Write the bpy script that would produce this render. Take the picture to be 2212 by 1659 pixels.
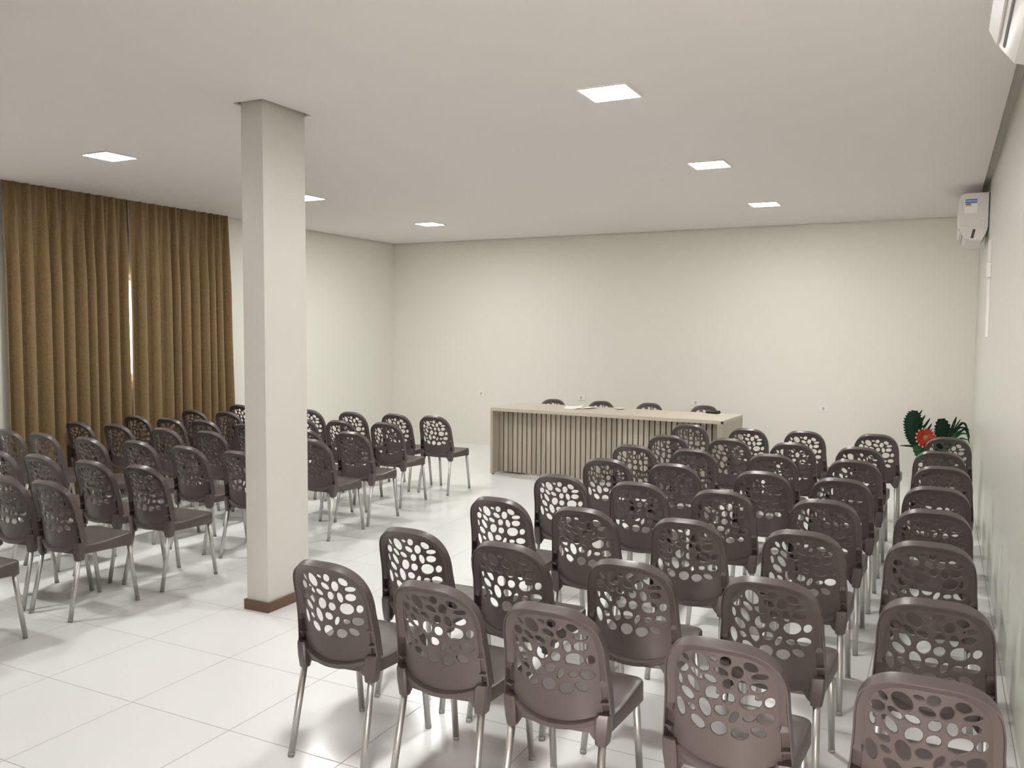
import bpy, bmesh, math, random
from mathutils import Vector, Matrix
from mathutils.geometry import delaunay_2d_cdt

random.seed(7)
SC = bpy.context.scene
for _o in list(bpy.data.objects):
    bpy.data.objects.remove(_o, do_unlink=True)
COL = SC.collection
PI = math.pi

# ------------------------------------------------------------------ camera
CAM_H = 1.7232
YAW, PITCH, ROLL = 0.4679, 0.0634, 0.0062
cd = bpy.data.cameras.new('camera')
cam = bpy.data.objects.new('camera', cd)
COL.objects.link(cam)
cd.sensor_fit = 'HORIZONTAL'
cd.sensor_width = 36.0
cd.lens = 36.0 * 1837.6 / 2212.0
cd.clip_start = 0.02
_f = Vector((-math.sin(YAW) * math.cos(PITCH), math.cos(YAW) * math.cos(PITCH), -math.sin(PITCH)))
_r0 = Vector((math.cos(YAW), math.sin(YAW), 0))
_u0 = _r0.cross(_f)
_r = _r0 * math.cos(ROLL) + _u0 * math.sin(ROLL)
_u = -_r0 * math.sin(ROLL) + _u0 * math.cos(ROLL)
cam.matrix_world = Matrix(((_r.x, _u.x, -_f.x, 0), (_r.y, _u.y, -_f.y, 0), (_r.z, _u.z, -_f.z, CAM_H), (0, 0, 0, 1)))
SC.camera = cam

# ------------------------------------------------------------------ world / exposure
W = bpy.data.worlds.new('daylight')
SC.world = W
W.use_nodes = True
W.node_tree.nodes['Background'].inputs[0].default_value = (1.0, 0.90, 0.84, 1)
W.node_tree.nodes['Background'].inputs[1].default_value = 40.0
LAMP_POWER = 162.0
SC.view_settings.view_transform = 'Standard'
SC.view_settings.look = 'None'
SC.view_settings.exposure = 0.12
SC.view_settings.gamma = 1.0
SC.view_settings.use_curve_mapping = False
SC.cycles.max_bounces = 10
SC.cycles.diffuse_bounces = 6
SC.cycles.sample_clamp_indirect = 6.0

# room numbers
XL, XR, YB, YF, HC = -7.72, 0.335, 11.15, -0.7, 3.053
PX0, PX1, PY0, PY1 = -3.771, -3.602, 3.862, 4.236


# ------------------------------------------------------------------ helpers
def tag(o, label=None, cat=None, group=None, kind=None):
    if label: o['label'] = label
    if cat: o['category'] = cat
    if group: o['group'] = group
    if kind: o['kind'] = kind
    return o


def empty(name, loc=(0, 0, 0), rz=0.0):
    o = bpy.data.objects.new(name, None)
    COL.objects.link(o)
    o.location = loc
    o.rotation_euler = (0, 0, rz)
    o.empty_display_size = 0.1
    return o


def link(name, me, mat=None, parent=None, smooth=False, loc=None):
    o = bpy.data.objects.new(name, me)
    COL.objects.link(o)
    if mat is not None:
        for m in (mat if isinstance(mat, (list, tuple)) else [mat]):
            me.materials.append(m)
    if parent is not None: o.parent = parent
    if loc is not None: o.location = loc
    if smooth:
        for p in me.polygons: p.use_smooth = True
        try:
            me.set_sharp_from_angle(angle=math.radians(smooth if smooth is not True else 40))
        except Exception:
            pass
    return o


def fin(bm, name, mat, parent=None, smooth=False, recalc=True, loc=None):
    if recalc: bmesh.ops.recalc_face_normals(bm, faces=bm.faces)
    me = bpy.data.meshes.new(name)
    bm.to_mesh(me)
    bm.free()
    return link(name, me, mat, parent, smooth, loc)


def box(bm, x0, x1, y0, y1, z0, z1, bev=0.0, mi=0):
    vs = [bm.verts.new(p) for p in ((x0, y0, z0), (x1, y0, z0), (x1, y1, z0), (x0, y1, z0), (x0, y0, z1), (x1, y0, z1), (x1, y1, z1), (x0, y1, z1))]
    fs = [bm.faces.new([vs[i] for i in f]) for f in ((3, 2, 1, 0), (4, 5, 6, 7), (0, 1, 5, 4), (1, 2, 6, 5), (2, 3, 7, 6), (3, 0, 4, 7))]
    for f in fs: f.material_index = mi
    if bev:
        es = list({e for f in fs for e in f.edges})
        bmesh.ops.bevel(bm, geom=es, offset=bev, segments=2, affect='EDGES', profile=0.5)
    return vs


def quad(bm, pts, mi=0):
    f = bm.faces.new([bm.verts.new(p) for p in pts])
    f.material_index = mi
    return f


def loft(bm, rings, close_ring=True, cap0=True, cap1=True):
    R = [[bm.verts.new(p) for p in r] for r in rings]
    n = len(R[0])
    for a, b in zip(R[:-1], R[1:]):
        for i in range(n if close_ring else n - 1):
            j = (i + 1) % n
            bm.faces.new((a[i], a[j], b[j], b[i]))
    if close_ring:
        if cap0: bm.faces.new(list(reversed(R[0])))
        if cap1: bm.faces.new(R[-1])
    return R


def tube(bm, pts, rad, seg=12, cap=True):
    pts = [Vector(p) for p in pts]
    rings = []
    for i, p in enumerate(pts):
        d = (pts[min(i + 1, len(pts) - 1)] - pts[max(i - 1, 0)]).normalized()
        a = d.orthogonal().normalized() if i == 0 else (prev - d * prev.dot(d)).normalized()
        prev = a
        b = d.cross(a)
        r = rad[i] if isinstance(rad, (list, tuple)) else rad
        rings.append([p + (a * math.cos(2 * PI * k / seg) + b * math.sin(2 * PI * k / seg)) * r for k in range(seg)])
    loft(bm, rings, True, cap, cap)


# ------------------------------------------------------------------ materials
def newmat(name):
    m = bpy.data.materials.new(name)
    m.use_nodes = True
    nt = m.node_tree
    b = nt.nodes['Principled BSDF']
    return m, nt, b


def mat(name, col, rough=0.5, metal=0.0, var=0.0, scale=8.0, bump=0.0, bscale=200.0, coat=0.0, spec=None, stretch=None):
    m, nt, b = newmat(name)
    b.inputs['Base Color'].default_value = (*col, 1)
    b.inputs['Roughness'].default_value = rough
    b.inputs['Metallic'].default_value = metal
    if spec is not None: b.inputs['Specular IOR Level'].default_value = spec
    if coat: b.inputs['Coat Weight'].default_value = coat
    tc = nt.nodes.new('ShaderNodeTexCoord')
    src = tc.outputs['Object']
    if stretch:
        mp = nt.nodes.new('ShaderNodeMapping')
        mp.inputs['Scale'].default_value = stretch
        nt.links.new(src, mp.inputs['Vector'])
        src = mp.outputs['Vector']
    if var:
        n = nt.nodes.new('ShaderNodeTexNoise')
        n.inputs['Scale'].default_value = scale
        n.inputs['Detail'].default_value = 4
        nt.links.new(src, n.inputs['Vector'])
        r = nt.nodes.new('ShaderNodeMapRange')
        r.inputs['To Min'].default_value = 1 - var
        r.inputs['To Max'].default_value = 1 + var
        nt.links.new(n.outputs['Fac'], r.inputs['Value'])
        mx = nt.nodes.new('ShaderNodeVectorMath')
        mx.operation = 'SCALE'
        mx.inputs[0].default_value = col
        nt.links.new(r.outputs['Result'], mx.inputs['Scale'])
        nt.links.new(mx.outputs['Vector'], b.inputs['Base Color'])
    if bump:
        n2 = nt.nodes.new('ShaderNodeTexNoise')
        n2.inputs['Scale'].default_value = bscale
        n2.inputs['Detail'].default_value = 3
        nt.links.new(src, n2.inputs['Vector'])
        bp = nt.nodes.new('ShaderNodeBump')
        bp.inputs['Strength'].default_value = bump
        bp.inputs['Distance'].default_value = 0.002
        nt.links.new(n2.outputs['Fac'], bp.inputs['Height'])
        nt.links.new(bp.outputs['Normal'], b.inputs['Normal'])
    return m


M_wall = mat('wall_paint', (0.72, 0.71, 0.645), 0.55, var=0.012, scale=1.5, bump=0.04, bscale=60)
M_wallgloss = mat('satin_wall_paint', (0.72, 0.71, 0.645), 0.30, var=0.012, scale=1.5, bump=0.25, bscale=2.5, stretch=(1, 4, 0.5))
M_ceil = mat('ceiling_paint', (0.77, 0.735, 0.715), 0.85, var=0.01, scale=1.2)
M_rear = mat('low_bounce_brown', (0.10, 0.075, 0.06), 0.6, var=0.1)  # dark brown picked to keep bounce from the unseen wall off the chair backs
M_void = mat('plenum_dark', (0.55, 0.53, 0.49), 0.9, var=0.02)
M_pillar = mat('pillar_paint', (0.63, 0.61, 0.56), 0.5, var=0.015, scale=2, bump=0.04, bscale=40)
M_skirt = mat('brown_skirting', (0.115, 0.065, 0.042), 0.4, var=0.15, scale=20)
M_plastic = mat('taupe_plastic', (0.083, 0.066, 0.063), 0.36, var=0.03, scale=30, bump=0.06, bscale=900)
M_alu = mat('brushed_aluminium', (0.56, 0.545, 0.53), 0.48, metal=1.0, var=0.03, scale=40)
M_foot = mat('grey_rubber', (0.24, 0.235, 0.23), 0.6, var=0.05)
M_white = mat('white_plastic', (0.78, 0.76, 0.73), 0.28, var=0.01)
M_acwhite = mat('ac_white_plastic', (0.70, 0.675, 0.66), 0.25, var=0.01)
M_black = mat('black_plastic', (0.012, 0.011, 0.011), 0.4, var=0.1)
M_grey = mat('grey_plastic', (0.45, 0.44, 0.42), 0.4, var=0.03)
M_paper = mat('white_paper', (0.85, 0.83, 0.78), 0.7, var=0.02)
M_blue = mat('blue_print', (0.02, 0.17, 0.50), 0.4, var=0.05)
M_yellow = mat('yellow_print', (0.75, 0.55, 0.08), 0.4, var=0.05)
M_ink = mat('dark_print', (0.06, 0.08, 0.06), 0.5, var=0.05)
M_leafd = mat('dark_green_leaf', (0.006, 0.024, 0.012), 0.75, spec=0.2, var=0.35, scale=25)
M_leaf = mat('green_leaf', (0.014, 0.065, 0.022), 0.65, spec=0.25, var=0.35, scale=25)
M_petal = mat('orange_red_petal', (0.42, 0.030, 0.014), 0.7, var=0.3, scale=40)
M_petaltip = mat('pale_petal', (0.80, 0.34, 0.22), 0.6, var=0.2, scale=40)
M_core = mat('olive_flower_core', (0.22, 0.17, 0.05), 0.7, var=0.3, scale=120)
M_vase = mat('dark_vase_glaze', (0.05, 0.055, 0.045), 0.35, var=0.1)
M_frame = mat('window_frame_metal', (0.5, 0.5, 0.5), 0.4, metal=0.6, var=0.03)


def curtain_mat():
    m, nt, b = newmat('brown_curtain_fabric')
    tc = nt.nodes.new('ShaderNodeTexCoord')
    mp = nt.nodes.new('ShaderNodeMapping')
    mp.inputs['Scale'].default_value = (1, 400, 60)
    nt.links.new(tc.outputs['Object'], mp.inputs['Vector'])
    n = nt.nodes.new('ShaderNodeTexNoise')
    n.inputs['Scale'].default_value = 1.0
    nt.links.new(mp.outputs['Vector'], n.inputs['Vector'])
    cr = nt.nodes.new('ShaderNodeValToRGB')
    cr.color_ramp.elements[0].color = (0.130, 0.079, 0.029, 1)
    cr.color_ramp.elements[1].color = (0.235, 0.152, 0.060, 1)
    cr.color_ramp.elements[0].position = 0.3
    cr.color_ramp.elements[1].position = 0.7
    nt.links.new(n.outputs['Fac'], cr.inputs['Fac'])
    nt.links.new(cr.outputs['Color'], b.inputs['Base Color'])
    b.inputs['Roughness'].default_value = 0.75
    b.inputs['Sheen Weight'].default_value = 0.25
    return m


def wood_mat(name, axis, c0, c1):
    m, nt, b = newmat(name)
    tc = nt.nodes.new('ShaderNodeTexCoord')
    mp = nt.nodes.new('ShaderNodeMapping')
    s = [38, 38, 38]
    s[axis] = 1.6
    mp.inputs['Scale'].default_value = s
    nt.links.new(tc.outputs['Object'], mp.inputs['Vector'])
    n = nt.nodes.new('ShaderNodeTexNoise')
    n.inputs['Scale'].default_value = 1.0
    n.inputs['Detail'].default_value = 6
    n.inputs['Distortion'].default_value = 0.6
    nt.links.new(mp.outputs['Vector'], n.inputs['Vector'])
    cr = nt.nodes.new('ShaderNodeValToRGB')
    cr.color_ramp.elements[0].color = (*c0, 1)
    cr.color_ramp.elements[1].color = (*c1, 1)
    cr.color_ramp.elements[0].position = 0.3
    cr.color_ramp.elements[1].position = 0.72
    nt.links.new(n.outputs['Fac'], cr.inputs['Fac'])
    nt.links.new(cr.outputs['Color'], b.inputs['Base Color'])
    b.inputs['Roughness'].default_value = 0.5
    return m


def floor_mat():
    m, nt, b = newmat('white_ceramic_tiles')
    N, L = nt.nodes, nt.links
    tc = N.new('ShaderNodeTexCoord')
    sep = N.new('ShaderNodeSeparateXYZ')
    L.new(tc.outputs['Object'], sep.inputs[0])

    def math_(op, a, bb=None, c=None):
        n = N.new('ShaderNodeMath')
        n.operation = op
        for i, v in enumerate((a, bb, c)):
            if v is None: continue
            if isinstance(v, (int, float)): n.inputs[i].default_value = v
            else: L.new(v, n.inputs[i])
        return n.outputs[0]
    cells = []
    lines = []
    for out, off in (('X', -3.878), ('Y', 2.625)):
        t = math_('DIVIDE', math_('SUBTRACT', sep.outputs[out], off), 0.600)
        cells.append(math_('FLOOR', t))
        fr = math_('FRACT', t)
        d = math_('MINIMUM', fr, math_('SUBTRACT', 1.0, fr))
        lines.append(d)
    dd = math_('MINIMUM', lines[0], lines[1])
    g = N.new('ShaderNodeMapRange')
    g.interpolation_type = 'SMOOTHSTEP'
    g.inputs['From Min'].default_value = 0.0028
    g.inputs['From Max'].default_value = 0.0052
    L.new(dd, g.inputs['Value'])
    cmb = N.new('ShaderNodeCombineXYZ')
    L.new(cells[0], cmb.inputs[0])
    L.new(cells[1], cmb.inputs[1])
    wn = N.new('ShaderNodeTexWhiteNoise')
    L.new(cmb.outputs[0], wn.inputs['Vector'])
    tv = N.new('ShaderNodeMapRange')
    tv.inputs['To Min'].default_value = 0.965
    tv.inputs['To Max'].default_value = 1.0
    L.new(wn.outputs['Value'], tv.inputs['Value'])
    sc = N.new('ShaderNodeVectorMath')
    sc.operation = 'SCALE'
    sc.inputs[0].default_value = (0.80, 0.80, 0.79)
    L.new(tv.outputs[0], sc.inputs['Scale'])
    mx = N.new('ShaderNodeMix')
    mx.data_type = 'RGBA'
    L.new(g.outputs[0], mx.inputs['Factor'])
    mx.inputs['A'].default_value = (0.36, 0.34, 0.32, 1)
    L.new(sc.outputs['Vector'], mx.inputs['B'])
    L.new(mx.outputs['Result'], b.inputs['Base Color'])
    rr = N.new('ShaderNodeMapRange')
    rr.inputs['To Min'].default_value = 0.7
    rr.inputs['To Max'].default_value = 0.17
    L.new(g.outputs[0], rr.inputs['Value'])
    L.new(rr.outputs[0], b.inputs['Roughness'])
    nz = N.new('ShaderNodeTexNoise')
    nz.inputs['Scale'].default_value = 4
    L.new(tc.outputs['Object'], nz.inputs['Vector'])
    bp = N.new('ShaderNodeBump')
    bp.inputs['Strength'].default_value = 0.15
    bp.inputs['Distance'].default_value = 0.004
    hs = math_('ADD', g.outputs[0], math_('MULTIPLY', nz.outputs['Fac'], 0.5))
    L.new(hs, bp.inputs['Height'])
    L.new(bp.outputs['Normal'], b.inputs['Normal'])
    return m


def lamp_mat():
    m = bpy.data.materials.new('lit_diffuser')
    m.use_nodes = True
    nt = m.node_tree
    nt.nodes.clear()
    out = nt.nodes.new('ShaderNodeOutputMaterial')
    e = nt.nodes.new('ShaderNodeEmission')
    e.inputs['Color'].default_value = (1.0, 0.995, 0.965, 1)
    e.inputs['Strength'].default_value = LAMP_POWER
    nt.links.new(e.outputs[0], out.inputs[0])
    return m


M_curtain = curtain_mat()
M_floor = floor_mat()
M_lamp = lamp_mat()
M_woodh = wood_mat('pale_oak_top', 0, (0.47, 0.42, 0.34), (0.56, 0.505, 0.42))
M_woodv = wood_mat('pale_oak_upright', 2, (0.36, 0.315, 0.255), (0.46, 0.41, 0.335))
M_woodv2 = wood_mat('pale_oak_slat_darker', 2, (0.31, 0.27, 0.215), (0.40, 0.355, 0.29))
M_woodv3 = wood_mat('pale_oak_slat_lighter', 2, (0.40, 0.355, 0.285), (0.50, 0.45, 0.37))
M_gap = mat('dark_backing', (0.03, 0.02, 0.014), 0.8, var=0.1)
M_glass, _nt, _b = newmat('window_glass')
_b.inputs['Base Color'].default_value = (1, 1, 1, 1)
_b.inputs['Roughness'].default_value = 0.0
_b.inputs['Transmission Weight'].default_value = 1.0
_b.inputs['IOR'].default_value = 1.01


# ------------------------------------------------------------------ room shell
def struct(name, bm, m, parent=None, smooth=False):
    o = fin(bm, name, m, parent, smooth)
    if parent is None: o['kind'] = 'structure'
    return o


TH = 0.15
TOP = 3.095
bm = bmesh.new(); box(bm, XL - TH, XR + TH, YF - 0.9, YB + TH, -0.1, 0.0); struct('floor', bm, M_floor)
bm = bmesh.new(); box(bm, XL - TH, XR + TH, YB, YB + TH, 0.0, TOP); struct('wall_back', bm, M_wall)
bm = bmesh.new(); box(bm, XR, XR + TH, YF, YB, 0.0, TOP); struct('wall_right', bm, M_wallgloss)
# curtain-side wall with the window opening
WY0, WY1, WZ0, WZ1 = 5.25, 7.3, 1.18, 2.27
bm = bmesh.new()
box(bm, XL - TH, XL, YF, WY0, 0, TOP); box(bm, XL - TH, XL, WY1, YB, 0, TOP)
box(bm, XL - TH, XL, WY0, WY1, 0, WZ0); box(bm, XL - TH, XL, WY0, WY1, WZ1, TOP)
struct('wall_left', bm, M_wall)
# unseen rear wall, made dark and deep to limit bounce and doorway light
DX0, DX1, DZ1 = -0.60, 0.22, 2.1
bm = bmesh.new()
box(bm, XL - TH, DX0, YF - 0.9, YF, 0, TOP); box(bm, DX1, XR + TH, YF - 0.9, YF, 0, TOP); box(bm, DX0, DX1, YF - 0.9, YF, DZ1, TOP)
struct('wall_front', bm, M_rear)

# ceiling board: a shadow gap runs along the walls and round the pillar
G = 0.03
bm = bmesh.new()
cx0, cx1, cy0, cy1 = XL + G, XR - 0.055, YF + G, YB - G
xs = [cx0, PX0 - G, PX1 + G, cx1]
ys = [cy0, PY0 - G, PY1 + G, cy1]
for i in range(3):
    for j in range(3):
        if i == 1 and j == 1: continue
        box(bm, xs[i], xs[i + 1], ys[j], ys[j + 1], HC, HC + 0.012)
struct('ceiling', bm, M_ceil)
bm = bmesh.new(); box(bm, XL - TH, XR + TH, YF - TH, YB + TH, TOP, TOP + 0.1)
struct('ceiling_slab', bm, M_void)

# pillar with brown skirting
bm = bmesh.new(); box(bm, PX0, PX1, PY0, PY1, 0, TOP, 0.004)
pil = fin(bm, 'pillar', M_pillar, smooth=30); pil['kind'] = 'structure'
bm = bmesh.new()
t, h = 0.014, 0.062
box(bm, PX0 - t, PX1 + t, PY0 - t, PY0, 0, h, 0.003)
box(bm, PX0 - t, PX1 + t, PY1, PY1 + t, 0, h, 0.003)
box(bm, PX0 - t, PX0, PY0, PY1, 0, h, 0.003)
box(bm, PX1, PX1 + t, PY0, PY1, 0, h, 0.003)
fin(bm, 'baseboard_pillar', M_skirt)['kind'] = 'structure'

# window behind the curtains
bm = bmesh.new()
fw = 0.045
xw0, xw1 = XL - 0.10, XL - 0.05
for a in ((WY0, WY1, WZ0, WZ0 + fw), (WY0, WY1, WZ1 - fw, WZ1), (WY0, WY0 + fw, WZ0, WZ1), (WY1 - fw, WY1, WZ0, WZ1)):
    box(bm, xw0, xw1, *a)
win = fin(bm, 'window_1', M_frame); win['kind'] = 'structure'
bm = bmesh.new(); box(bm, XL - 0.078, XL - 0.072, WY0 + fw, WY1 - fw, WZ0 + fw, WZ1 - fw)
fin(bm, 'window_pane', M_glass, win)
# assumed doorway behind the camera, added to light the nearest chairs
bm = bmesh.new()
for a in ((DX0, DX0 + 0.03, 0, DZ1), (DX1 - 0.03, DX1, 0, DZ1), (DX0, DX1, DZ1 - 0.03, DZ1)):
    box(bm, a[0], a[1], YF - 0.11, YF - 0.05, a[2], a[3])
dr = fin(bm, 'assumed_door_1', M_frame); dr['kind'] = 'structure'

# ------------------------------------------------------------------ ceiling lights
ORD = ['first', 'second', 'third', 'fourth', 'fifth', 'sixth', 'seventh', 'eighth']


def ceiling_light(x, y, label):
    t = empty('ceiling_light', (x, y, HC))
    tag(t, label, 'ceiling light', 'square ceiling lights')
    a, b = 0.146, 0.135
    bm = bmesh.new()
    for s in ((-a, a, -a, -b), (-a, a, b, a), (-a, -b, -b, b), (b, a, -b, b)):
        box(bm, s[0], s[1], s[2], s[3], -0.012, 0.0)
    fin(bm, 'light_frame', M_white, t)
    bm = bmesh.new(); box(bm, -b, b, -b, b, -0.009, -0.001)
    fin(bm, 'diffuser', M_lamp, t)


for side, x in (('wall', -1.705), ('curtain', -5.81)):
    for k, y in enumerate((9.18, 6.84, 4.56, 2.25)):
        nm = 'air conditioner side' if side == 'wall' else 'curtain side'
        ceiling_light(x, y, f'lit square white ceiling panel, {nm} of the room, {ORD[k]} from the end wall')

# ------------------------------------------------------------------ chair
HOLES = [(-0.1107, 0.7431, 0.0145, 0.0086, -52), (-0.0628, 0.7404, 0.0286, 0.0223, -49), (-0.0225, 0.7626, 0.0121, 0.0063, -10), (0.0127, 0.7604, 0.0167, 0.0144, 42), (-0.1241, 0.7069, 0.0189, 0.016, 31), (-0.0792, 0.6995, 0.0209, 0.0109, -40), (-0.0012, 0.7238, 0.0202, 0.0124, -22), (0.0452, 0.7288, 0.0209, 0.016, 72), (0.0831, 0.7501, 0.0199, 0.0145, -28), (0.107, 0.7211, 0.0218, 0.0102, 8), (-0.1363, 0.6624, 0.0175, 0.0074, -84), (-0.0916, 0.6621, 0.0262, 0.0136, -54), (-0.036, 0.6929, 0.019, 0.0112, -19), (0.0175, 0.6856, 0.0175, 0.0147, 58), (0.0597, 0.6827, 0.0206, 0.0131, -83), (0.1031, 0.6863, 0.0221, 0.015, 10), (-0.112, 0.6228, 0.0231, 0.0145, -37), (-0.0318, 0.6455, 0.0247, 0.0202, 55), (0.0161, 0.639, 0.0184, 0.016, 38), (0.0804, 0.6364, 0.0296, 0.0228, 13), (0.1319, 0.6395, 0.0167, 0.0132, 61), (-0.1377, 0.5691, 0.0281, 0.0136, -79), (-0.1008, 0.5802, 0.0136, 0.0092, -28), (-0.0569, 0.5929, 0.0281, 0.0179, -74), (-0.0059, 0.5953, 0.0199, 0.015, 3), (0.0318, 0.581, 0.0199, 0.0093, 61), (0.0737, 0.5826, 0.0153, 0.0093, 8), (0.1195, 0.5866, 0.0233, 0.016, 3), (-0.0808, 0.5381, 0.0243, 0.016, -30), (-0.0136, 0.5345, 0.025, 0.0204, 20), (0.0479, 0.5306, 0.0241, 0.0175, 12), (0.1002, 0.5418, 0.0209, 0.0131, -21)]


HOLES = [(x, z, a * 1.05, b * 1.05, g) for x, z, a, b, g in HOLES]


def interp(tab, v):
    if v <= tab[0][0]: return tab[0][1]
    for (a, fa), (b, fb) in zip(tab[:-1], tab[1:]):
        if v <= b:
            t = (v - a) / (b - a)
            return fa + (fb - fa) * t
    return tab[-1][1]


PROF = [(0.34, -0.192), (0.45, -0.196), (0.52, -0.201), (0.58, -0.208), (0.64, -0.219), (0.70, -0.233), (0.76, -0.249), (0.83, -0.269)]


def prof(z):
    # smoothed
    return sum(interp(PROF, z + k * 0.012) for k in (-2, -1, 0, 1, 2)) / 5


def SP(x, z, d):
    """point on the back shell; d = distance forward of the rear lip"""
    return (x, prof(z) + 0.022 - 0.058 * (1 - min(1, (x / 0.2) ** 2)) + d, z)


def outline(zl):
    """matching (panel, outer) outline points from the one side's bottom over the top to the other's"""
    P, O = [], []
    zs = zl
    side = []
    for z in zs:
        k = (0.62 - z) / 0.17
        side.append(((0.157 + 0.008 * k, z), (0.186 + 0.0125 * k, z)))
    top = []
    n = 22
    for i in range(n + 1):
        th = PI / 2 * i / n
        c, s = math.cos(th), math.sin(th)
        c = max(c, 1e-9); s = max(s, 1e-9)
        top.append(((0.157 * c ** (2 / 3.1), 0.62 + 0.165 * s ** (2 / 2.75)), (0.186 * c ** (2 / 3.0), 0.62 + 0.208 * s ** (2 / 2.7))))
    half = side + top[1:]
    full = half + [((-a[0], a[1]), (-b[0], b[1])) for a, b in reversed(half[:-1])]
    return [f[0] for f in full], [f[1] for f in full]


ZL = [0.45, 0.4545, 0.4555, 0.468, 0.488, 0.489, 0.496, 0.497, 0.52, 0.549, 0.550, 0.556, 0.57, 0.595, 0.62]


def channel_depth(z):
    if z > 0.56: return None
    if z > 0.5495: return 0.006
    if z > 0.4965: return 0.030
    if z > 0.4885: return 0.004
    if z > 0.455: return 0.040
    return 0.0


def arc_z(x):
    return 0.413 + 0.037 * min(1.0, abs(x) / 0.165) ** 2.2


def backrest_mesh():
    bm = bmesh.new()
    P, O = outline(ZL)
    n = len(P)
    DP, DF = 0.026, 0.033
    rings = []
    for i in range(n):
        (px, pz), (ox, oz) = P[i], O[i]
        vx, vz = px - ox, pz - oz
        L = math.hypot(vx, vz)
        ux, uz = vx / L, vz / L
        inset = lambda s: (ox + ux * s, oz + uz * s)
        cdz = channel_depth(pz) if i < len(ZL) or i >= n - len(ZL) else None
        tw = max(0.0, min(1.0, (oz - 0.72) / 0.10)); tw = tw * tw * (3 - 2 * tw) * 0.015
        a = inset(0.0045)
        r = [SP(ox * (1 - tw * 0.8), oz - tw, 0.0), SP(ox, oz - tw * 0.25, 0.024), SP(ox, oz, 0.036), SP(*inset(0.004), 0.041), SP(*inset(0.012), 0.043), SP(px, pz, DF)]
        r.append(SP(px, pz, DP))
        if cdz is None:
            m1, m2 = inset(L - 0.004), inset(0.0075)
            r += [SP(*m1, DP - 0.004), SP(m2[0], m2[1] - tw * 0.8, 0.008)]
        else:
            m1, m2 = inset(L - 0.001), inset(0.0055)
            r += [SP(*m1, cdz), SP(*m2, cdz)]
        r.append(SP(a[0], a[1] - tw, 0.0))
        rings.append(r)
    loft(bm, rings, True, True, True)
    # perforated panel: two faces and hole walls
    poly = list(P)
    nb = 18
    x0 = P[-1][0]
    bot = []
    for i in range(0, nb + 1):
        x = x0 + (P[0][0] - x0) * i / nb
        bot.append((x, arc_z(x)))
    if abs(bot[0][1] - P[-1][1]) < 1e-3: bot = bot[1:]
    if abs(bot[-1][1] - P[0][1]) < 1e-3: bot = bot[:-1]
    poly += bot
    NH = 18

    def side(expand, d):
        V = [Vector(p) for p in poly]
        E = [(i, (i + 1) % len(poly)) for i in range(len(poly))]
        hol = []
        for (hx, hz, a, b, ang) in HOLES:
            th = math.radians(ang)
            s = len(V)
            pts = []
            for k in range(NH):
                q = 2 * PI * k / NH
                ex, ez = (a + expand) * math.cos(q), (b + expand) * math.sin(q)
                pts.append(Vector((hx + ex * math.cos(th) - ez * math.sin(th), hz + ex * math.sin(th) + ez * math.cos(th))))
            V += pts
            E += [(s + k, s + (k + 1) % NH) for k in range(NH)]
            hol.append((hx, hz, a + expand, b + expand, th, s))
        # inner points
        step = 0.022
        x = -0.154
        while x < 0.155:
            z = 0.395
            while z < 0.78:
                ok = z > arc_z(x) + 0.008
                if z > 0.62:
                    ok = ok and (abs(x) / 0.15) ** 3.1 + ((z - 0.62) / 0.158) ** 2.75 < 0.93
                for (hx, hz, a, b, th, s) in hol:
                    dx, dz = x - hx, z - hz
                    ex = dx * math.cos(th) + dz * math.sin(th)
                    ez = -dx * math.sin(th) + dz * math.cos(th)
                    if (ex / (a + 0.004)) ** 2 + (ez / (b + 0.004)) ** 2 < 1: ok = False
                if ok: V.append(Vector((x, z)))
                z += step
            x += step
        vo, eo, fo, ov, oe, of = delaunay_2d_cdt(V, E, [], 1, 1e-6)
        res = []
        for f in fo:
            c = sum((vo[i] for i in f), Vector((0, 0))) / len(f)
            inside = False
            for (hx, hz, a, b, th, s) in hol:
                dx, dz = c.x - hx, c.y - hz
                ex = dx * math.cos(th) + dz * math.sin(th)
                ez = -dx * math.sin(th) + dz * math.cos(th)
                if (ex / a) ** 2 + (ez / b) ** 2 < 0.97: inside = True; break
            if not inside: res.append(f)
        bv = [bm.verts.new(SP(v.x, v.y, d)) for v in vo]
        for f in res: bm.faces.new([bv[i] for i in f])
        return hol

    side(0.0022, DP)
    side(0.0, DF)
    for (hx, hz, a, b, ang) in HOLES:
        th = math.radians(ang)
        ring = []
        for (e, d) in ((0.0022, DP), (0.0, DP + 0.0025), (0.0, DF)):
            rr = []
            for k in range(NH):
                q = 2 * PI * k / NH
                ex, ez = (a + e) * math.cos(q), (b + e) * math.sin(q)
                rr.append(SP(hx + ex * math.cos(th) - ez * math.sin(th), hz + ex * math.sin(th) + ez * math.cos(th), d))
            ring.append(rr)
        loft(bm, ring, True, False, False)
    # curved lip under the panel
    rings = []
    for i in range(25):
        x = -0.163 + 0.326 * i / 24
        z = arc_z(x)
        rings.append([SP(x, z + 0.001, DP), SP(x, z - 0.003, 0.016), SP(x, z - 0.006, 0.009), SP(x, z - 0.024, 0.012), SP(x, z - 0.027, 0.018), SP(x, z - 0.024, 0.055), SP(x, z, 0.050)])
    loft(bm, rings)
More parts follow.
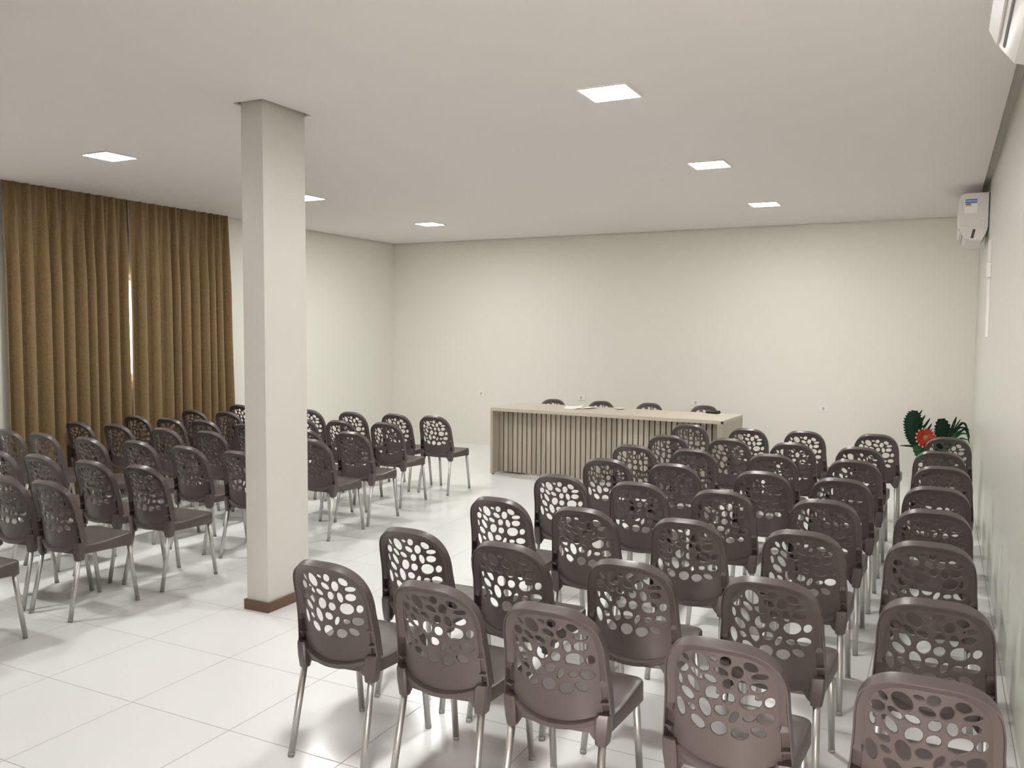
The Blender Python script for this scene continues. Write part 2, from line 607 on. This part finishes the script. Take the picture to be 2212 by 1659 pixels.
    # leg sleeves with a web towards the lip
    for s in (-1, 1):
        rings = []
        for z, xi, xo, y0, y1 in ((0.348, 0.150, 0.184, 0.001, 0.036), (0.352, 0.147, 0.187, -0.002, 0.040), (0.40, 0.145, 0.194, -0.004, 0.044), (0.445, 0.149, 0.197, -0.003, 0.042), (0.4552, 0.155, 0.1975, 0.001, 0.038)):
            c = 0.007
            rg = []
            for (x, y) in ((xi + c, y0), (xo - c, y0), (xo, y0 + c), (xo, y1 - c), (xo - c, y1), (xi + c, y1), (xi, y1 - c), (xi, y0 + c)):
                rg.append((s * x, prof(z) + 0.001 + 0.25 * (x - 0.165) + y, z))
            rings.append(rg)
        loft(bm, rings)
        web = [(0.150, 0.352), (0.150, 0.44), (0.13, arc_z(0.13) - 0.01), (0.112, arc_z(0.112) - 0.022), (0.135, 0.368)]
        a = [SP(s * x, z, 0.020) for x, z in web]
        b = [SP(s * x, z, 0.028) for x, z in web]
        loft(bm, [a, b])
    bmesh.ops.recalc_face_normals(bm, faces=bm.faces)
    me = bpy.data.meshes.new('backrest')
    bm.to_mesh(me); bm.free()
    return me


def seat_mesh():
    bm = bmesh.new()
    out = []
    W0, W1, Y0, Y1, R = 0.188, 0.200, -0.168, 0.200, 0.045

    def add(x, y): out.append((x, y))
    for i in range(9): add(W0 + (W1 - W0) * i / 8, Y0 + (Y1 - R - Y0) * i / 8)
    for i in range(1, 9):
        th = PI / 2 * i / 8
        add(W1 - R + R * math.cos(th), Y1 - R + R * math.sin(th))
    for i in range(1, 9):
        x = (W1 - R) * (1 - 2 * i / 9)
        add(x, Y1 + 0.006 * (1 - (x / 0.155) ** 2))
    n = len(out)
    for i in range(8, -1, -1):
        th = PI / 2 * i / 8
        add(-(W1 - R + R * math.cos(th)), Y1 - R + R * math.sin(th))
    for i in range(7, -1, -1): add(-(W0 + (W1 - W0) * i / 8), Y0 + (Y1 - R - Y0) * i / 8)
    for i in range(1, 9):
        x = -W0 + 2 * W0 * i / 9
        add(x, Y0 - 0.030 * (1 - (x / W0) ** 2))

    ZS = [(-0.18, 0.438), (-0.08, 0.432), (0.0, 0.434), (0.10, 0.444), (0.16, 0.449), (0.21, 0.447)]

    def zt(x, y): return interp(ZS, y) - 0.006 * (1 - min(1, (abs(x) / 0.2) ** 2)) * (1 if y < 0.12 else 0.4)

    def ring(s, dz=0.0, off=0.0, z=None):
        r = []
        for (x, y) in out:
            X, Y = x * s, 0.016 + (y - 0.016) * s
            if off:
                L = math.hypot(x, y - 0.016)
                X += x / L * off; Y += (y - 0.016) / L * off
            r.append((X, Y, (zt(X, Y) - dz) if z is None else z(Y)))
        return r
    skirt = lambda y: interp([(-0.18, 0.385), (0.21, 0.372)], y)
    R_ = [ring(0.02), ring(0.25), ring(0.5), ring(0.72), ring(0.88), ring(0.955, 0.0005), ring(0.985, 0.003), ring(1.0, 0.010), ring(1.0, 0.0, 0.001, skirt), ring(1.0, 0.0, -0.004, skirt), ring(0.985, 0.014), ring(0.9, 0.008), ring(0.5, 0.008), ring(0.02, 0.008)]
    loft(bm, R_, True, True, True)
    bmesh.ops.recalc_face_normals(bm, faces=bm.faces)
    me = bpy.data.meshes.new('seat')
    bm.to_mesh(me); bm.free()
    return me


def leg_mesh(rear):
    bm = bmesh.new()
    if rear:
        a, b = (0.167, -0.1715, 0.37), (0.178, -0.247, 0.012)
    else:
        a, b = (0.170, 0.160, 0.435), (0.178, 0.217, 0.012)
    tube(bm, [a, b], 0.0134, 16)
    bmesh.ops.recalc_face_normals(bm, faces=bm.faces)
    me = bpy.data.meshes.new('leg'); bm.to_mesh(me); bm.free()
    bm = bmesh.new()
    d = (Vector(b) - Vector(a)).normalized()
    tip = Vector(b) + d * (0.012 / -d.z)
    tube(bm, [Vector(b) - d * 0.004, tip], [0.0139, 0.0134], 16)
    bmesh.ops.recalc_face_normals(bm, faces=bm.faces)
    mf = bpy.data.meshes.new('foot_cap'); bm.to_mesh(mf); bm.free()
    return me, mf


def mirror_mesh(me):
    m2 = me.copy()
    for v in m2.vertices: v.co.x = -v.co.x
    m2.flip_normals()
    return m2


def make_chair():
    root = empty('perforated_chair')
    link('backrest', backrest_mesh(), M_plastic, root, smooth=35)
    link('seat', seat_mesh(), M_plastic, root, smooth=40)
    for rear in (True, False):
        lm, fm = leg_mesh(rear)
        for s in (1, -1):
            a = lm if s == 1 else mirror_mesh(lm)
            b = fm if s == 1 else mirror_mesh(fm)
            l = bpy.data.objects.new('leg', a); COL.objects.link(l); l.parent = root
            f = bpy.data.objects.new('foot_cap', b); COL.objects.link(f); f.parent = l
            if not a.materials: a.materials.append(M_alu)
            if not b.materials: b.materials.append(M_foot)
            for mm in (a, b):
                for p in mm.polygons: p.use_smooth = len(p.vertices) == 4
    return root


PROTO = make_chair()
USED = [False]


def copy_tree(o, parent=None):
    c = o.copy(); COL.objects.link(c)
    if parent is not None: c.parent = parent
    for ch in KIDS[o.name]: copy_tree(ch, c)
    return c


KIDS = {}
def _reg(o):
    KIDS[o.name] = [c for c in bpy.data.objects if c.parent == o]
    for c in KIDS[o.name]: _reg(c)
_reg(PROTO)


def place_chair(x, y, rz, label, group):
    r = PROTO if not USED[0] else copy_tree(PROTO)
    USED[0] = True
    r.location = (x, y, 0)
    r.rotation_euler = (0, 0, rz)
    tag(r, label, 'chair', group)
    return r


RIGHT = [(-2.112, 2.825, 7, 0), (-1.599, 2.788, 7, 1), (-1.133, 2.765, 7, 2), (-0.543, 2.709, 7, 3), (-0.002, 2.694, 7, 4), (-2.135, 3.442, 6, 0), (-1.624, 3.419, 6, 1), (-1.076, 3.395, 6, 2), (-0.533, 3.414, 6, 3), (0.01, 3.418, 6, 4), (-2.113, 4.262, 5, 0), (-1.612, 4.237, 5, 1), (-1.073, 4.231, 5, 2), (-0.542, 4.247, 5, 3), (-0.015, 4.29, 5, 4), (-2.119, 5.095, 4, 0), (-1.602, 5.07, 4, 1), (-1.097, 5.054, 4, 2), (-0.54, 5.048, 4, 3), (-0.012, 5.044, 4, 4), (-2.097, 5.859, 3, 0), (-1.605, 5.861, 3, 1), (-1.017, 5.833, 3, 2), (-0.529, 5.807, 3, 3), (0.001, 5.768, 3, 4), (-2.157, 6.65, 2, 0), (-1.676, 6.63, 2, 1), (-1.098, 6.658, 2, 2), (-0.528, 6.652, 2, 3), (0.029, 6.638, 2, 4), (-2.103, 7.394, 1, 0), (-1.58, 7.418, 1, 1), (-1.064, 7.39, 1, 2), (-0.548, 7.392, 1, 3), (0.011, 7.449, 1, 4), (-2.164, 8.351, 0, 0), (-1.593, 8.252, 0, 1), (-1.095, 8.309, 0, 2), (-0.494, 8.376, 0, 3), (0.07, 8.448, 0, 4)]
LEFT = [(-4.677, 3.441, 6, 0), (-5.11, 3.441, 6, 1), (-4.677, 4.093, 5, 0), (-5.149, 4.071, 5, 1), (-5.695, 4.075, 5, 2), (-6.2, 4.08, 5, 3), (-4.605, 4.88, 4, 0), (-5.148, 4.887, 4, 1), (-5.734, 4.926, 4, 2), (-6.244, 4.867, 4, 3), (-6.873, 4.887, 4, 4), (-7.33, 4.889, 4, 5), (-4.58, 5.669, 3, 0), (-5.73, 5.67, 3, 2), (-6.227, 5.628, 3, 3), (-6.87, 5.633, 3, 4), (-7.37, 5.601, 3, 5), (-4.615, 6.241, 2, 0), (-5.84, 6.247, 2, 2), (-6.454, 6.296, 2, 3), (-6.909, 6.27, 2, 4), (-7.37, 6.261, 2, 5), (-4.797, 7.004, 1, 0), (-5.288, 6.932, 1, 1), (-6.905, 7.046, 1, 4), (-7.37, 7.005, 1, 5), (-4.725, 7.767, 0, 0), (-5.196, 7.745, 0, 1), (-5.725, 7.686, 0, 2), (-6.298, 7.665, 0, 3), (-7.37, 7.716, 0, 5), (-4.66, 2.69, 7, 0), (-5.1, 6.19, 2, 1), (-5.8, 6.95, 1, 2)]
RC = ['beside the centre aisle', 'second from the aisle', 'middle of the row', 'second from the wall', 'against the side wall']
for (x, y, row, col) in RIGHT:
    place_chair(x, y, random.uniform(-0.02, 0.02), f'taupe perforated chair in the wall-side block, {ORD[row]} row back, {RC[col]}', 'chairs in the wall-side block')
LCN = ['at the aisle end', 'second from the aisle', 'third from the aisle', 'fourth from the aisle', 'fifth from the aisle', 'sixth from the aisle']
for (x, y, row, col) in LEFT:
    place_chair(x, y, random.uniform(-0.02, 0.02), f'taupe perforated chair in the curtain-side block, {ORD[row]} row back, {LCN[col]}', 'chairs in the curtain-side block')
for k, (x, y, rz) in enumerate([(-4.504, 9.881, 0.0), (-3.849, 9.902, 0.0), (-3.222, 9.933, 0.0), (-2.531, 9.928, 0.0)]):
    place_chair(x, y, PI + rz, f'taupe chair facing the room behind the slatted desk, {ORD[k]} from the curtain side', 'chairs behind the desk')

# ------------------------------------------------------------------ desk
DL, DD, DH = 2.79, 0.80, 0.80
desk = empty('slatted_desk', (-4.78, 8.895, 0), math.atan2(-0.12, 2.79))
tag(desk, 'long pale wood desk with a vertical slatted front, standing before the end wall', 'desk')
bm = bmesh.new(); box(bm, 0, DL, 0, DD, DH - 0.038, DH, 0.0015); fin(bm, 'tabletop', M_woodh, desk)
bm = bmesh.new(); box(bm, 0, 0.035, 0, DD, 0.012, DH - 0.0385, 0.0015); fin(bm, 'side_panel', M_woodv, desk)
bm = bmesh.new(); box(bm, DL - 0.06, DL, 0, DD, 0.012, DH - 0.0385, 0.0015); fin(bm, 'side_panel', M_woodv, desk)
bm = bmesh.new()
SY = 0.155
x = 0.036
rs = random.Random(3)
while x < DL - 0.06 - 0.02:
    w = min(0.0500, DL - 0.0605 - x)
    box(bm, x, x + w, SY, SY + 0.015, 0.022, DH - 0.039, 0.001, mi=rs.choice((0, 0, 1, 2)))
    x += 0.0635
sp = fin(bm, 'slat_panel', [M_woodv, M_woodv2, M_woodv3], desk)
bm = bmesh.new(); box(bm, 0.036, DL - 0.061, SY + 0.0152, SY + 0.030, 0.022, DH - 0.039); fin(bm, 'backing_panel', M_gap, desk)
bm = bmesh.new(); box(bm, DL - 0.022, DL + 0.001, -0.0015, 0.01, DH - 0.034, DH - 0.008); fin(bm, 'corner_cap', M_black, desk)
for fx, fy in ((0.018, 0.03), (0.018, DD - 0.03), (DL - 0.03, 0.03), (DL - 0.03, DD - 0.03), (0.9, SY + 0.02), (1.8, SY + 0.02)):
    bm = bmesh.new()
    tube(bm, [(fx, fy, 0.0), (fx, fy, 0.024 if 0.5 < fx < 2.2 else 0.0118)], 0.012, 10)
    fin(bm, 'foot_glide', M_black, desk)


def on_desk(u, v):
    a = math.atan2(-0.12, 2.79)
    return (-4.78 + u * math.cos(a) - v * math.sin(a), 8.895 + u * math.sin(a) + v * math.cos(a), DH)


def sheet(name, loc, rz, w, d, curl, label, cat):
    bm = bmesh.new()
    nx, ny = 10, 8
    rings = []
    top = [[Vector(((i / nx - .5) * w, (j / ny - .5) * d, 0.0012 + curl * (abs(i / nx - .35) ** 2.0) * 2.2 + curl * 0.35 * (j / ny) ** 2)) for i in range(nx + 1)] for j in range(ny + 1)]
    vt = [[bm.verts.new(p) for p in r] for r in top]
    vb = [[bm.verts.new(p - Vector((0, 0, 0.001))) for p in r] for r in top]
    for j in range(ny):
        for i in range(nx):
            bm.faces.new((vt[j][i], vt[j][i + 1], vt[j + 1][i + 1], vt[j + 1][i]))
            bm.faces.new((vb[j][i], vb[j + 1][i], vb[j + 1][i + 1], vb[j][i + 1]))
    for j in range(ny):
        bm.faces.new((vt[j][0], vt[j + 1][0], vb[j + 1][0], vb[j][0]))
        bm.faces.new((vt[j][nx], vb[j][nx], vb[j + 1][nx], vt[j + 1][nx]))
    for i in range(nx):
        bm.faces.new((vt[0][i], vb[0][i], vb[0][i + 1], vt[0][i + 1]))
        bm.faces.new((vt[ny][i], vt[ny][i + 1], vb[ny][i + 1], vb[ny][i]))
    o = fin(bm, name, M_paper, None, True)
    o.location = loc; o.rotation_euler = (0, 0, rz)
    tag(o, label, cat)
    return o


sheet('paper_sheet', on_desk(0.86, 0.49), 0.3, 0.21, 0.297, 0.02, 'crumpled white paper lying flat on the slatted desk, closer to the curtain side', 'paper')
sheet('paper_sheet', on_desk(1.02, 0.55), -0.5, 0.15, 0.21, 0.012, 'smaller white paper beside the crumpled sheet on the slatted desk', 'paper')
# small white cup lid / saucer
t = empty('saucer', on_desk(1.40, 0.63)); tag(t, 'small round white saucer lying near the middle of the desk', 'saucer')
bm = bmesh.new()
rings = [[(r * math.cos(2 * PI * k / 28), r * math.sin(2 * PI * k / 28), z) for k in range(28)] for r, z in ((0.030, 0.0), (0.032, 0.003), (0.060, 0.013), (0.061, 0.015), (0.034, 0.007), (0.020, 0.006))]
loft(bm, rings); fin(bm, 'dish', M_white, t, True)
# black microphone receiver-like device
a = on_desk(2.47, 0.72)
t = empty('handheld_device', a, -0.35); tag(t, 'small black handheld device lying at the end of the desk', 'device')
bm = bmesh.new(); box(bm, -0.075, 0.06, -0.022, 0.022, 0.0, 0.026, 0.006); fin(bm, 'body', M_black, t, 30)
bm = bmesh.new(); tube(bm, [(0.058, 0, 0.020), (0.072, 0, 0.021), (0.096, 0, 0.022)], [0.016, 0.019, 0.017], 16); fin(bm, 'head', M_black, t, True)
bm = bmesh.new(); tube(bm, [(-0.076, 0, 0.013), (-0.10, 0, 0.012)], [0.010, 0.008], 12); fin(bm, 'grey_tip', M_grey, t, True)

# ------------------------------------------------------------------ sockets on the end wall
for x, z, lb in ((-6.144, 0.772, 'white double wall socket between the curtain-side corner and the desk'), (-4.531, 0.775, 'white wall socket above the curtain-side end of the desk'), (-2.897, 0.775, 'white wall socket partly hidden behind a desk chair'), (-1.292, 0.772, 'white wall socket between the desk and the potted plant')):
    t = empty('wall_socket', (x, YB, z)); tag(t, lb, 'wall socket', 'sockets on the end wall')
    bm = bmesh.new(); box(bm, -0.058, 0.058, -0.009, 0, -0.037, 0.037, 0.003); fin(bm, 'cover_plate', M_white, t)
    bm = bmesh.new()
    box(bm, -0.019, 0.010, -0.0105, -0.0088, -0.018, 0.018, 0.0008)
    for zz in (-0.009, 0.009): pass
    fin(bm, 'socket_insert', M_grey, t)

# ------------------------------------------------------------------ air conditioners
AC_SEC = [(0.0, 0.0), (-0.19, 0.0), (-0.222, -0.012), (-0.236, -0.05), (-0.243, -0.16), (-0.241, -0.25), (-0.232, -0.31), (-0.212, -0.36), (-0.175, -0.408), (-0.12, -0.425), (-0.045, -0.425), (-0.012, -0.36), (0.0, -0.305)]


def air_conditioner(y0, y1, ztop, label, sticker):
    t = empty('air_conditioner', (XR, (y0 + y1) / 2, ztop)); tag(t, label, 'air conditioner', 'wall air conditioners')
    L = (y1 - y0) / 2
    bm = bmesh.new()
    sec = [(x - 0.008, z) if i not in (0, 12) else (x - 0.008, z) for i, (x, z) in enumerate(AC_SEC)]

    def ring(y, k):
        cx, cz = -0.12, -0.2
        return [(cx + (x - cx) * k, y, cz + (z - cz) * k) for x, z in sec]
    loft(bm, [ring(-L, 0.975), ring(-L + 0.006, 1.0), ring(L - 0.006, 1.0), ring(L, 0.975)])
    fin(bm, 'body', M_acwhite, t, 32)
    bm = bmesh.new(); box(bm, -0.0095, 0.0, -L + 0.02, L - 0.02, -0.30, -0.004); fin(bm, 'mounting_plate', M_black, t)
    # outlet slot and flap along the lower front
    bm = bmesh.new()
    loft(bm, [[(-0.2055 - 0.0095, yy, -0.3695), (-0.2010 - 0.0095, yy, -0.3755), (-0.195 - 0.008, yy, -0.370), (-0.200 - 0.008, yy, -0.363)] for yy in (-L + 0.05, L - 0.05)])
    fin(bm, 'air_outlet', M_black, t)
    bm = bmesh.new()
    loft(bm, [[(-0.2375 - 0.012, yy, -0.315), (-0.2175 - 0.012, yy, -0.358), (-0.213 - 0.010, yy, -0.355), (-0.232 - 0.010, yy, -0.312)] for yy in (-L + 0.03, L - 0.03)])
    fin(bm, 'air_flap', M_acwhite, t)
    # end caps: panel seam line and small dark sensor window
    for s in ((-1,) if sticker else (1, -1)):
        ye = s * (L + 0.0012)
        bm = bmesh.new()
        pts = [(-0.128, -0.325), (-0.105, -0.325), (-0.122, -0.405), (-0.145, -0.405)]
        loft(bm, [[(x, ye, z) for x, z in pts], [(x, s * (L - 0.004), z) for x, z in pts]])
        fin(bm, 'sensor_window', M_black, t)
        bm = bmesh.new()
        ring0 = [(-0.225, -0.287), (-0.225, -0.290), (-0.012, -0.322), (-0.012, -0.319)]
        loft(bm, [[(x, ye, z) for x, z in ring0], [(x, s * (L - 0.004), z) for x, z in ring0]])
        fin(bm, 'cap_seam', M_grey, t)
        bm = bmesh.new()
        for (x0, x1, z0, z1) in ((-0.068, -0.040, -0.252, -0.249), (-0.068, -0.040, -0.298, -0.295), (-0.071, -0.068, -0.298, -0.249), (-0.040, -0.037, -0.298, -0.249)):
            box(bm, x0, x1, min(ye, s * (L - 0.003)), max(ye, s * (L - 0.003)), z0, z1)
        fin(bm, 'knockout', M_grey, t)
    if sticker:
        ye = -(L + 0.0015)
        bm = bmesh.new(); box(bm, -0.200, -0.098, ye, -L + 0.003, -0.180, -0.052)
        st = fin(bm, 'energy_sticker', M_paper, t)
        bm = bmesh.new(); box(bm, -0.197, -0.101, ye - 0.0008, ye, -0.092, -0.055); fin(bm, 'blue_band', M_blue, st)
        bm = bmesh.new(); box(bm, -0.192, -0.145, ye - 0.0008, ye, -0.122, -0.106)
        fin(bm, 'yellow_band', M_yellow, st)
        bm = bmesh.new(); box(bm, -0.192, -0.150, ye - 0.0010, ye, -0.106, -0.096)
        fin(bm, 'dark_band', M_ink, st)
        cu = bpy.data.curves.new('sticker_text', 'FONT')
        cu.body = 'ENERGIA'; cu.size = 0.0225; cu.align_x = 'CENTER'; cu.align_y = 'CENTER'; cu.extrude = 0.0002
        to = bpy.data.objects.new('tmp', cu); COL.objects.link(to)
        dg = bpy.context.evaluated_depsgraph_get()
        me = bpy.data.meshes.new_from_object(to.evaluated_get(dg))
        bpy.data.objects.remove(to, do_unlink=True)
        o = link('sticker_text', me, M_paper, st)
        o.rotation_euler = (PI / 2, 0, 0)
        o.location = (-0.149, ye - 0.0012, -0.0735)
    return t


air_conditioner(8.76, 9.66, 2.978, 'white split air conditioner with an energy sticker, high near the plant corner', True)
air_conditioner(1.88, 2.81, 2.885, 'white split air conditioner cut off by the picture corner, high on the side wall', False)

# white strips and plate, added for pale streaks of unknown origin on the side wall
t = empty('pale_wall_strip', (XR, 8.06, 2.24)); tag(t, 'thin white vertical strip with a small plate on the side wall', 'trunking')
bm = bmesh.new(); box(bm, -0.026, 0, -0.014, 0.014, 0.065, 0.25, 0.003); fin(bm, 'upper_strip', M_white, t)
bm = bmesh.new(); box(bm, -0.026, 0, -0.014, 0.014, -0.55, -0.065, 0.003); fin(bm, 'lower_strip', M_white, t)
bm = bmesh.new(); box(bm, -0.034, 0, -0.04, 0.04, -0.06, 0.06, 0.004); fin(bm, 'middle_plate', M_white, t)

# ------------------------------------------------------------------ curtains
def curtain(y0, y1, seed, label, gap_side):
    rg = random.Random(seed)
    nf = 10
    # irregular fold boundaries
    ws = [rg.uniform(0.7, 1.35) for _ in range(nf)]
    s = sum(ws); acc = [0]
    for w in ws: acc.append(acc[-1] + w / s)
    amps = [rg.uniform(0.75, 1.2) for _ in range(nf + 1)]
    drift = [rg.uniform(-0.012, 0.012) for _ in range(nf + 1)]
    NU, NZ = 400, 34
    bm = bmesh.new()
    ztop, zbot = HC + 0.08, 0.025
    front = []
    for j in range(NZ + 1):
        v = j / NZ
        z = ztop + (zbot - ztop) * v
        row = []
        for i in range(NU + 1):
            u = i / NU
            k = 0
            while k < nf - 1 and u > acc[k + 1]: k += 1
            f = (u - acc[k]) / (acc[k + 1] - acc[k])
            am = amps[k] * (1 - f) + amps[k + 1] * f
            ph = 2 * PI * f
            open_ = min(1.0, v / 0.30)
            big = math.copysign(abs(math.cos(ph)) ** 0.7, math.cos(ph))
            small = math.cos(2 * ph + 0.6 * math.sin(k * 2.1)) + 0.4 * math.cos(3 * ph + k)
            x = 0.058 * am * big * (0.15 + 0.85 * open_) + 0.011 * small * (1.15 - open_)
            yy = y0 + (y1 - y0) * u
            # side sway of the folds: overlapping S shape
            yy += 0.010 * math.sin(ph) * open_ * am * 1.0 + drift[k] * math.sin(PI * f) * v
            # edge behaviour at the meeting gap and the outer hem
            e = u if gap_side == 0 else 1 - u
            sgn = 1 if gap_side == 0 else -1
            zz = z
            gw = interp([(0.0, -0.004), (0.6, -0.004), (1.0, 0.0), (1.35, 0.004), (1.9, 0.008), (2.3, 0.005), (2.6, 0.002), (3.0, -0.002), (3.2, -0.004)], zz)
            yy += sgn * gw * max(0, 1 - e * 8)
            if gap_side == 1:
                pass
            fl = interp([(0.0, 0.045), (0.8, 0.03), (1.6, 0.006), (2.2, 0.0), (3.2, 0.0)], zz)
            yy += -sgn * -fl * max(0, (1 - (1 - e) * 4)) if gap_side == 0 else 0
            row.append((XL + 0.074 + x, yy, z))
        front.append(row)
    vf = [[bm.verts.new(p) for p in r] for r in front]
    for j in range(NZ):
        for i in range(NU):
            bm.faces.new((vf[j][i], vf[j][i + 1], vf[j + 1][i + 1], vf[j + 1][i]))
    o = fin(bm, 'curtain', M_curtain, None, True, recalc=False)
    md = o.modifiers.new('thickness', 'SOLIDIFY'); md.thickness = 0.002; md.offset = 0
    tag(o, label, 'curtain', 'brown curtains')
    return o


curtain(4.845, 6.163, 11, 'floor-length brown pleated curtain covering the window side farther from the desk', 1)
curtain(6.177, 7.580, 23, 'floor-length brown pleated curtain covering the window side closer to the desk', 0)

# ------------------------------------------------------------------ plant arrangement in the corner
pl = empty('potted_plant', (0.0, 10.6, 0)); tag(pl, 'dark green spiky plant arrangement with an orange flower in the room corner', 'plant')
bm = bmesh.new()
rings = [[(r * math.cos(2 * PI * k / 28), r * math.sin(2 * PI * k / 28), z) for k in range(28)] for r, z in ((0.09, 0.0), (0.11, 0.02), (0.15, 0.15), (0.16, 0.27), (0.13, 0.36), (0.135, 0.38), (0.12, 0.38), (0.11, 0.34))]
loft(bm, rings); fin(bm, 'vase', M_vase, pl, True)


def blade(pts, w, name, m, teeth=0, wtab=None, nrm=(0, -1, 0), fold=0.15):
    """leaf blade along pts (plant space) with a width profile; saw-toothed rim if teeth"""
    pts = [Vector(p) for p in pts]
    # resample catmull
    n = max(12, teeth * 2)
    def cr(t):
        k = min(int(t * (len(pts) - 1)), len(pts) - 2)
        f = t * (len(pts) - 1) - k
        p0, p1, p2, p3 = pts[max(k - 1, 0)], pts[k], pts[k + 1], pts[min(k + 2, len(pts) - 1)]
        return 0.5 * ((2 * p1) + (-p0 + p2) * f + (2 * p0 - 5 * p1 + 4 * p2 - p3) * f * f + (-p0 + 3 * p1 - 3 * p2 + p3) * f ** 3)
    bm = bmesh.new()
    N = Vector(nrm).normalized()
    rings = []
    for i in range(n + 1):
        t = i / n
        p = cr(t)
        d = (cr(min(1, t + .01)) - cr(max(0, t - .01))).normalized()
        s = d.cross(N).normalized()
        nn = s.cross(d).normalized()
        ww = w * (interp(wtab, t) if wtab else math.sin(PI * min(1, 0.12 + t * 0.88)) ** 0.7)
        if teeth and i % 2 == 1: ww *= 1.0
        elif teeth: ww *= 0.80
        ww = max(ww, 0.0008)
        up = d * (0.012 if (teeth and i % 2 == 1) else 0)
        th = 0.002
        rings.append([p - s * ww + up - nn * fold * ww, p + nn * th, p + s * ww + up - nn * fold * ww, p - nn * th])
    loft(bm, rings)
    return fin(bm, name, m, pl)


OV = [(0, 0.25), (0.2, 0.7), (0.45, 1.0), (0.75, 0.95), (0.92, 0.6), (1.0, 0.12)]
# broad saw-edged leaves
blade([(-0.12, -0.02, 0.34), (-0.215, -0.04, 0.50), (-0.265, -0.05, 0.68), (-0.255, -0.04, 0.845)], 0.112, 'serrated_leaf', M_leafd, 20, OV)
blade([(-0.02, 0.02, 0.34), (0.02, 0.03, 0.50), (0.035, 0.02, 0.62), (0.015, 0.0, 0.765)], 0.095, 'serrated_leaf', M_leafd, 12, OV)
blade([(-0.08, -0.02, 0.30), (-0.17, -0.06, 0.36), (-0.22, -0.08, 0.47)], 0.07, 'serrated_leaf', M_leaf, 8, OV)
# spikes fanning out
for (x1, z1, w) in ((-0.175, 0.865, 0.013), (-0.145, 0.805, 0.016), (-0.095, 0.775, 0.014), (-0.075, 0.715, 0.014), (-0.07, 0.655, 0.012)):
    blade([(x1 - 0.12, -0.03, z1 - 0.19), (x1 - 0.055, -0.06, z1 - 0.10), (x1, -0.08, z1)], w, 'spiky_leaf', M_leafd)
for (x1, z1, w) in ((-0.40, 0.445, 0.013), (-0.30, 0.49, 0.010)):
    blade([(-0.12, -0.03, 0.40), (-0.24, -0.05, 0.44), (x1, -0.07, z1)], w, 'spiky_leaf', M_leafd)
# palm frond towards the wall
for (xm, zm, x1, z1, w) in ((0.13, 0.68, 0.165, 0.80, 0.016), (0.15, 0.66, 0.205, 0.775, 0.009), (0.16, 0.64, 0.235, 0.735, 0.011), (0.18, 0.66, 0.30, 0.66, 0.012), (0.20, 0.60, 0.30, 0.60, 0.011), (0.19, 0.55, 0.30, 0.54, 0.010), (0.22, 0.73, 0.305, 0.56, 0.012), (0.24, 0.66, 0.30, 0.50, 0.012), (0.18, 0.50, 0.27, 0.46, 0.012), (0.14, 0.58, 0.22, 0.655, 0.012), (0.20, 0.70, 0.27, 0.715, 0.010)):
    blade([(0.04, 0.0, 0.38), (xm, -0.02, zm), (x1, -0.04, z1)], w, 'palm_leaf', M_leafd if zm > 0.62 else M_leaf)
# orange gerbera
fl = empty('flower', (0, 0, 0)); bpy.data.objects.remove(fl, do_unlink=True)
FC = Vector((-0.135, -0.12, 0.555))
FN = Vector((0.42, -0.90, 0.10)).normalized()
FS = FN.cross(Vector((0, 0, 1))).normalized(); FU = FS.cross(FN)
bm = bmesh.new()
for lay, (n, r1, tilt, wd) in enumerate(((15, 0.118, 0.004, 0.017), (14, 0.100, 0.022, 0.014), (12, 0.075, 0.034, 0.010))):
    for k in range(n):
        th = 2 * PI * (k + 0.5 * lay) / n
        dr_ = FS * math.cos(th) + FU * math.sin(th)
        tg = -FS * math.sin(th) + FU * math.cos(th)
        pts = []
        for s_, ww in ((0.02, 0.4), (r1 * 0.5, 1.0), (r1 * 0.85, 0.9), (r1, 0.25)):
            c = FC + dr_ * s_ + FN * (tilt * (s_ / r1) ** 1.5)
            pts.append([c - tg * wd * ww, c + FN * 0.0025, c + tg * wd * ww, c - FN * 0.001])
        R_ = loft(bm, pts)
for f in bm.faces:
    c = f.calc_center_median()
    f.material_index = 1 if (c - FC).length > 0.097 else 0
bmesh.ops.recalc_face_normals(bm, faces=bm.faces)
me = bpy.data.meshes.new('flower_petals'); bm.to_mesh(me); bm.free()
link('flower_petals', me, [M_petal, M_petaltip], pl)
bm = bmesh.new()
rings = []
for i in range(7):
    a = PI / 2 * i / 6
    rr = 0.034 * math.cos(a) + 0.0005
    rings.append([FC + FN * (0.010 + 0.018 * math.sin(a)) + (FS * math.cos(2 * PI * k / 20) + FU * math.sin(2 * PI * k / 20)) * rr for k in range(20)])
loft(bm, rings); fin(bm, 'flower_centre', M_core, pl, True)
bm = bmesh.new(); tube(bm, [(0, 0, 0.30), (-0.06, -0.05, 0.45), FC - FN * 0.004], 0.005, 8); fin(bm, 'flower_stem', M_leaf, pl, True)
